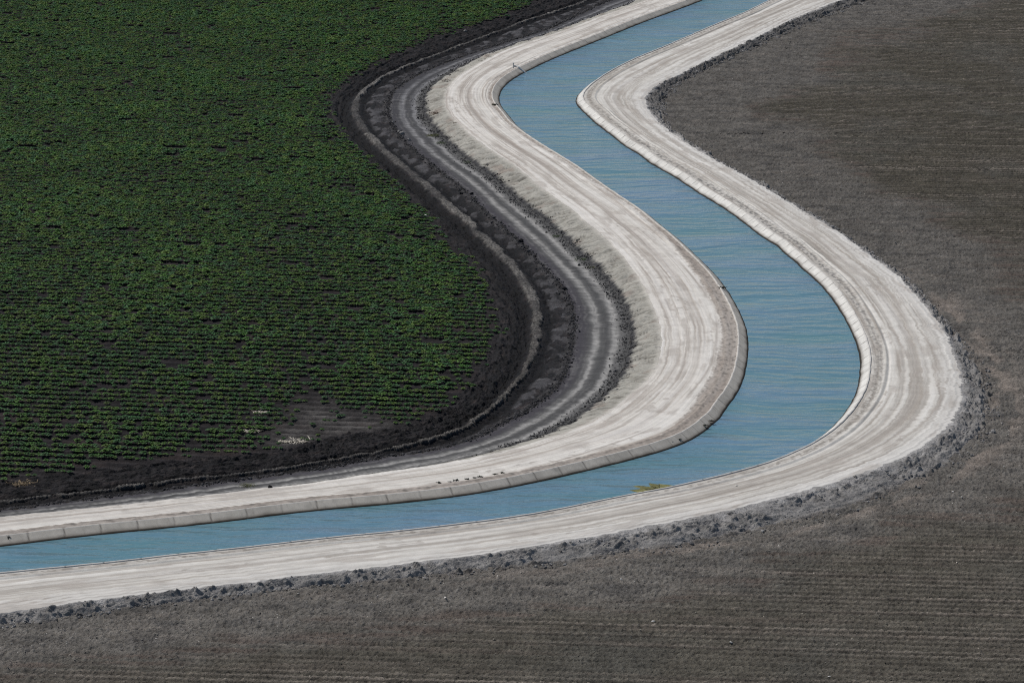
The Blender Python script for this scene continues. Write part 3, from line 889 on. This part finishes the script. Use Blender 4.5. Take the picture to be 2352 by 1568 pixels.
# clods over the bare field
n = 60000
y = 128 + (356 - 128) * rng.random(n) ** 1.25; x = rng.uniform(-1, 1, n) * half_w(y)
s, t = bil(GS, x, y), bil(GT, x, y); d = t - T(tK, s)
k = (d > .2) & (rng.random(n) < .35 + .65 * sst(8, 1, d)); x, y, s, t = (q[k] for q in (x, y, s, t)); n = len(x)
z, c = right_surface(x, y, s, t)
scatter('clods', x, y, z + .005, rng.gamma(2.0, .006, n) + .012, c * (1.6 + 1.2 * (rng.random(n)[:, None] - .4)) * np.where(rng.random(n)[:, None] < .2, 2.4, 1), M_CLOD, 'small dry clods strewn over the bare field', 'clods')

# single big clods that stand out on the edge of the dark road
BIG = [(1005, 334, .20, 'largest pale-topped clod on the outer curve of the dark road'), (998, 329, .13, 'smaller pale clod touching the largest clod on the outer curve'),
       (1023, 350, .15, 'black clod just below the largest pale clod by the dark road'), (970, 290, .14, 'black clod at the top of the outer curve of the dark road'),
       (982, 305, .09, 'small pale clod at the top of the outer curve of the dark road'), (1303, 603, .19, 'lone black boulder-like clod on the left edge of the dark road'),
       (1326, 623, .08, 'small pale clod just below the lone black clod'), (1338, 640, .10, 'dark clod with pale flecks where the road straightens'),
       (1180, 484, .14, 'black clod beside the muddy strip half way down the dark road'), (1409, 722, .19, 'dark clod heap on the bend of the dark road'),
       (809, 1145, .17, 'black clod lying across the tyre ridge near the bare crop patch'), (835, 1140, .19, 'wide black clod on the tyre ridge, right of another black clod'),
       (1163, 78, .16, 'pale clod on the crop edge at the far end of the mud strip'), (675, 1217, .12, 'dark clod on the near end of the left canal road')]
SH = [clod_shape(40 + i, 2) for i in range(6)]
for i, (a_, b_, rad, lab) in enumerate(BIG):
    zz = ZR if i == 13 else .1
    (x, y), = ground([(a_, b_)], zz)
    v, f = SH[i % 6]
    pale = 'pale' in lab and 'flecks' not in lab
    base = C3(.20, .195, .19) if pale else C3(.020, .019, .021)
    o = mesh_obj('clod', v * rad, f, M_CLOD, np.broadcast_to(base, v.shape) * (1 + .3 * (rng.random(len(v))[:, None] - .5)), smooth=False)
    o.location = (x, y, zz + rad * .35 - .05); o.rotation_euler = (0, 0, rng.uniform(0, 6))
    tag(o, lab, 'clod', 'big clods along the dark road')


# ------------------------------------------------------------------ weeds, straw, algae
def tuft(seed, n, r, h, spread, w=.012, droop=.3):
    g = np.random.default_rng(seed)
    V, Fc = [], []
    for i in range(n):
        az = g.uniform(0, 6.28); d = np.array([math.cos(az), math.sin(az), 0]); sd = np.array([-math.sin(az), math.cos(az), 0]) * w * g.uniform(.6, 1.5)
        b = np.array([g.normal(0, r), g.normal(0, r), -.03])
        hh = h * g.uniform(.5, 1.1); sp = spread * g.uniform(.3, 1.1)
        m1 = b + d * sp * .5 + np.array([0, 0, hh * .7]); p = b + d * sp + np.array([0, 0, hh * (1 - droop * g.random())])
        k = len(V)
        V += [b - sd, b + sd, m1 + sd, m1 - sd, p]
        Fc += [(k, k + 1, k + 2), (k, k + 2, k + 3), (k + 3, k + 2, k + 4)]
    return np.array(V), np.array(Fc)


M_WEED = leaf_mat('weed blades', .7, .1)


def weed(name, p, z, shape, col, label, cat, group=None, sc=1, tilt=(0, 0), sx=1):
    (x, y), = ground([p], z)
    v, f = shape
    c = np.broadcast_to(col, v.shape) * (.6 + .8 * rng.random(len(v))[:, None])
    o = mesh_obj(name, v, f, M_WEED, c, smooth=False)
    o.location = (x, y, z); o.rotation_euler = (tilt[0], tilt[1], rng.uniform(0, 6) if sx == 1 else 0); o.scale = (sc * sx, sc, sc)
    return tag(o, label, cat, group)


DKW = C3(.016, .018, .012)
# little dark weeds along the left lip
lipw = [(1098, 1206, 1.2, 'leftmost dark weed of the row on the left canal lip'), (1125, 1203, .7, 'tiny weed second from the left in the row on the lip'), (1140, 1200, 1.3, 'broad dark weed third from the left on the canal lip'),
        (1167, 1196.5, .9, 'dark weed near the middle of the row on the canal lip'), (1186, 1193, .8, 'small weed just left of the bushier pair on the lip'), (1201, 1190.5, 1.2, 'bushy dark weed right of the middle of the lip row'),
        (1238, 1184.5, 1.0, 'dark weed second from the right in the row on the lip'), (1256, 1182, 1.1, 'rightmost dark weed of the row on the left canal lip')]
for i, (a_, b_, sc, lab) in enumerate(lipw):
    weed('weed', (a_, b_), ZR, tuft(500 + i, 26, .03, .06, .13, .016), DKW, lab, 'weed', 'weeds along the left canal lip', sc)
# weeds rooted in the lining joints on the inside of the bend
join = [(1633, 1113, 1.0, 'small black weed low on the lining, left end of the near bend'), (1697, 1097, 1.5, 'large black weed patch on the lining of the near bend'), (1692, 1087, 1.0, 'thin weed above the large black weed patch on the lining'),
        (1680, 1103, .7, 'tiny weed below left of the large black weed patch'), (1764, 1062, 1.3, 'ragged black weed in a lining joint near the waterline'), (1779, 1051, 1.3, 'black weed on the lining furthest up the near bend'),
        (1742, 1054, .9, 'small weed by the lip, above the ragged black weed')]
for i, (a_, b_, sc, lab) in enumerate(join):
    weed('weed', (a_, b_), .47, tuft(520 + i, 40, .05, .06, .15, .018), DKW, lab, 'weed', 'weeds in the joints of the left lining', sc * .65)
weed('weed', (1805, 719), ZR, tuft(540, 50, .07, .07, .22, .02), DKW, 'dark weed alone on the left lip half way up the straight reach', 'weed', None, 1.1)
weed('weed_clump', (20, 1352), .38, tuft(541, 150, .045, .26, .06, .022), C3(.010, .010, .010), 'black weed clump hanging on the lining at the near left end', 'weed')
weed('weed_clump', (1238, 262), ZR, tuft(542, 70, .10, .10, .25, .02), C3(.05, .05, .035), 'grey green weed clump on the lip inside the far bend', 'weed')
# dry brown brush on the pale slope
for i, (p, z, sc, lab) in enumerate([((1098, 283), .38, 1.0, 'round brown dry brush on the slope at the far bend'), ((1126, 202), .45, .95, 'brown dry brush beside the road above the far bend'),
                                     ((1312, 430), .40, .9, 'long brown brush patch half way down the pale slope'), ((1148, 308), .52, .7, 'small brown brush at the top edge of the pale slope')]):
    weed('dry_brush', p, z, tuft(560 + i, 260, .26, .12, .30, .016), C3(.19, .15, .12), lab, 'dry brush', 'dry brush on the pale slope', sc)
# straw heaps in the bare crop patch
for i, (p, sc, lab) in enumerate([((748, 1101), 1.0, 'pale heap of dead stalks at the bare corner of the crop'), ((713, 1102), .7, 'smaller pale stalk heap left of the dead stalk heap'),
                                  ((652, 1030), .8, 'pale dead stalks among the crop plants'), ((632, 1075), .8, 'thin scatter of pale stalks along a bare furrow'), ((55, 1208), 1.1, 'brown dead stalks at the near left edge of the crop')]):
    weed('straw_heap', p, 0.02, tuft(580 + i, 90, .20, .10, .40, .016, .8), C3(.55, .51, .43) if i < 4 else C3(.20, .15, .09), lab, 'straw', 'dead stalks in the crop', sc)
# grass on the dark road
for i, (p, z, sc, lab) in enumerate([((1472, 648), .08, 1.0, 'green grass patch at the foot of the pale slope, near bend'), ((1487, 668), .08, .6, 'yellowish grass just below the green grass patch'), ((1395, 590), .08, .6, 'thin green grass half way along the slope foot'),
                                     ((1085, 338), .08, .9, 'olive grass at the slope foot inside the far curve'), ((1107, 357), .08, .8, 'green grass below the olive grass at the slope foot'), ((617, 1212), .08, .6, 'yellow green grass beside the near end of the left road'), ((1172, 405), .08, .6, 'faint green grass near the top of the pale slope foot')]):
    weed('grass_patch', p, z, tuft(600 + i, 220, .28, .09, .14, .012), C3(.055, .085, .032) if i % 2 == 0 else C3(.09, .10, .035), lab, 'grass', 'grass on the dark road', sc)['kind'] = 'stuff'


# yellow green algae beside the near lip
def blob(pts, z, th, seed):
    g = np.random.default_rng(seed)
    c = pts.mean(0); nr = 7; n = len(pts)
    V = [[c[0], c[1], z + th]]
    for r in range(1, nr + 1):
        q = r / nr
        for p in pts:
            w = c + (p - c) * q
            V.append([w[0] + g.normal(0, .02), w[1] + g.normal(0, .05), z + th * (1 - q ** 3) + g.normal(0, .006) * (r < nr)])
    Fc = []
    for i in range(n): Fc.append((0, 1 + i, 1 + (i + 1) % n))
    for r in range(nr - 1):
        for i in range(n):
            a_, b_ = 1 + r * n + i, 1 + r * n + (i + 1) % n
            Fc += [(a_, a_ + n, b_ + n), (a_, b_ + n, b_)]
    return np.array(V), np.array(Fc)


pts = []
sA, tA_ = to_st(ground([(1592, 1229), (1664, 1214)], ZW))
L0, L1 = sorted(sA)
ss = np.linspace(L0 - .3, L1 + .6, 26)
out = T(tI, ss) - .40
inn = T(tI, ss) - .40 - (.70 + .35 * np.sin(np.linspace(0, np.pi, 26)) + .6 * fbm(ss / .35, ss * 0, 3, 620) + .2) * sst(0, .12, np.linspace(0, 1, 26)) * sst(1, .8, np.linspace(0, 1, 26))
P = np.concatenate([np.stack(xy(ss, out), 1), np.stack(xy(ss[::-1], inn[::-1]), 1)])
v, f = blob(P, ZW - .005, .04, 3)
o = mesh_obj('algae_mat', v, f, earth_mat('algae', 20, .03, .4, 8, .8, .3), np.broadcast_to(C3(.16, .155, .055), v.shape))
tag(o, 'yellow green algae mat floating against the near canal edge', 'algae')

# ------------------------------------------------------------------ the small standpipe on the far bend
M_GALV = plain_mat('weathered galvanised steel', (.55, .55, .54), .5, .2)


def tube(p0, p1, r, n=14, cap=True):
    p0, p1 = np.array(p0, float), np.array(p1, float)
    d = p1 - p0; d /= np.linalg.norm(d)
    a_ = np.cross(d, [0, 0, 1.0] if abs(d[2]) < .9 else [1.0, 0, 0]); a_ /= np.linalg.norm(a_); b_ = np.cross(d, a_)
    V, Fc = [], []
    prof = [(0, 0), (0, r), (.04, r * 1.12), (.08, r), (.92, r), (.96, r * 1.12), (1, r), (1, 0)]
    for q, rad in prof:
        for i in range(n):
            w = 2 * math.pi * i / n
            V.append(p0 + (p1 - p0) * q + rad * (a_ * math.cos(w) + b_ * math.sin(w)))
    for k in range(len(prof) - 1):
        for i in range(n):
            j = (i + 1) % n
            Fc.append((k * n + i, k * n + j, (k + 1) * n + j, (k + 1) * n + i))
    return np.array(V), np.array(Fc)


(bx, by), = ground([(1283.5, 170)], ZR)
sP, tP = to_st([(bx, by)]); sP = sP[0]
root = bpy.data.objects.new('standpipe', None); COL.objects.link(root); root.location = (bx, by, ZR - .02)
tag(root, 'small white standpipe with slanting pipe into the canal at the far bend', 'standpipe')


def part(nm, p0, p1, r, mat=M_GALV):
    v, f = tube(p0, p1, r); o = mesh_obj(nm, v, f, mat); o.parent = root; return o


lx, ly = xy(np.array([sP]), T(tF, np.array([sP]))); wx, wy = xy(np.array([sP]), T(tF, np.array([sP])) + .62)
l = np.array([lx[0] - bx, ly[0] - by]); w = np.array([wx[0] - bx, wy[0] - by])
part('post', (0, 0, -.1), (0, 0, .36), .045)
part('valve', (0.04, 0, .12), (.30, .06, .12), .06)
part('elbow', (.16, .03, .14), (l[0] - .02, l[1] - .02, .09), .05)
part('pipe', (l[0] - .03, l[1] - .03, .10), (w[0], w[1], ZW - ZR - .10), .055, plain_mat('white pipe', (.72, .71, .69), .45))

# a few pale stones and scraps
for p, z, rad, lab in [((1841, 1214), ZR, .045, 'small white stone on the right canal road'), ((1633, 1553), ZF + .02, .06, 'white scrap low in the bare field, leftmost of three'), ((1827, 1606), ZF + .02, .07, 'white scrap in the bare field near the bottom edge'),
                       ((2073, 1691), ZF + .02, .05, 'pale scrap in the bare field at the very bottom'), ((1064, 540), .05, .10, 'pale flat stone on the crop edge beside the mud strip')]:
    (x, y), = ground([p], z)
    v, f = SH[int(rng.integers(0, 6))]
    o = mesh_obj('pale_stone', v * rad * np.array([1.3, 1, .8]), f, M_CLOD, np.broadcast_to(C3(.62, .60, .57), v.shape), smooth=False)
    o.location = (x, y, z + rad * .3)
    tag(o, lab, 'stone', 'pale stones and scraps')

# ------------------------------------------------------------------ camera, sun, sky
cam = bpy.data.cameras.new('camera'); cam.sensor_width = 36; cam.lens = 36 * FU / 2352; cam.clip_end = 8000; cam.clip_start = 1
co = bpy.data.objects.new('camera', cam); COL.objects.link(co)
co.location = (0, 0, CZ); co.rotation_euler = (math.pi / 2 - PITCH, 0, 0)
scene.camera = co
EL, AZ = math.radians(56), math.radians(150)
sun = bpy.data.lights.new('sun', 'SUN'); sun.energy = 3.35; sun.angle = math.radians(.5); sun.color = (1, .945, .87)
so = bpy.data.objects.new('sun', sun); COL.objects.link(so)
d = Vector((math.cos(AZ) * math.cos(EL), math.sin(AZ) * math.cos(EL), math.sin(EL)))
so.rotation_euler = d.to_track_quat('Z', 'Y').to_euler(); so.location = (-60, 160, 120)
wd = bpy.data.worlds.new('World'); scene.world = wd; wd.use_nodes = True
nt = wd.node_tree
sky = nt.nodes.new('ShaderNodeTexSky'); sky.sky_type = 'NISHITA'; sky.sun_disc = False
sky.sun_elevation = EL; sky.sun_rotation = math.pi / 2 - AZ; sky.air_density = 1; sky.dust_density = .3
bg = nt.nodes['Background']; bg.inputs['Strength'].default_value = .062
nt.links.new(sky.outputs[0], bg.inputs[0])
vs = scene.view_settings
vs.view_transform = 'Standard'; vs.look = 'None'; vs.exposure = 0; vs.gamma = 1
scene.cycles.use_denoising = False
scene.cycles.filter_width = 1.1
scene.cycles.max_bounces = 5
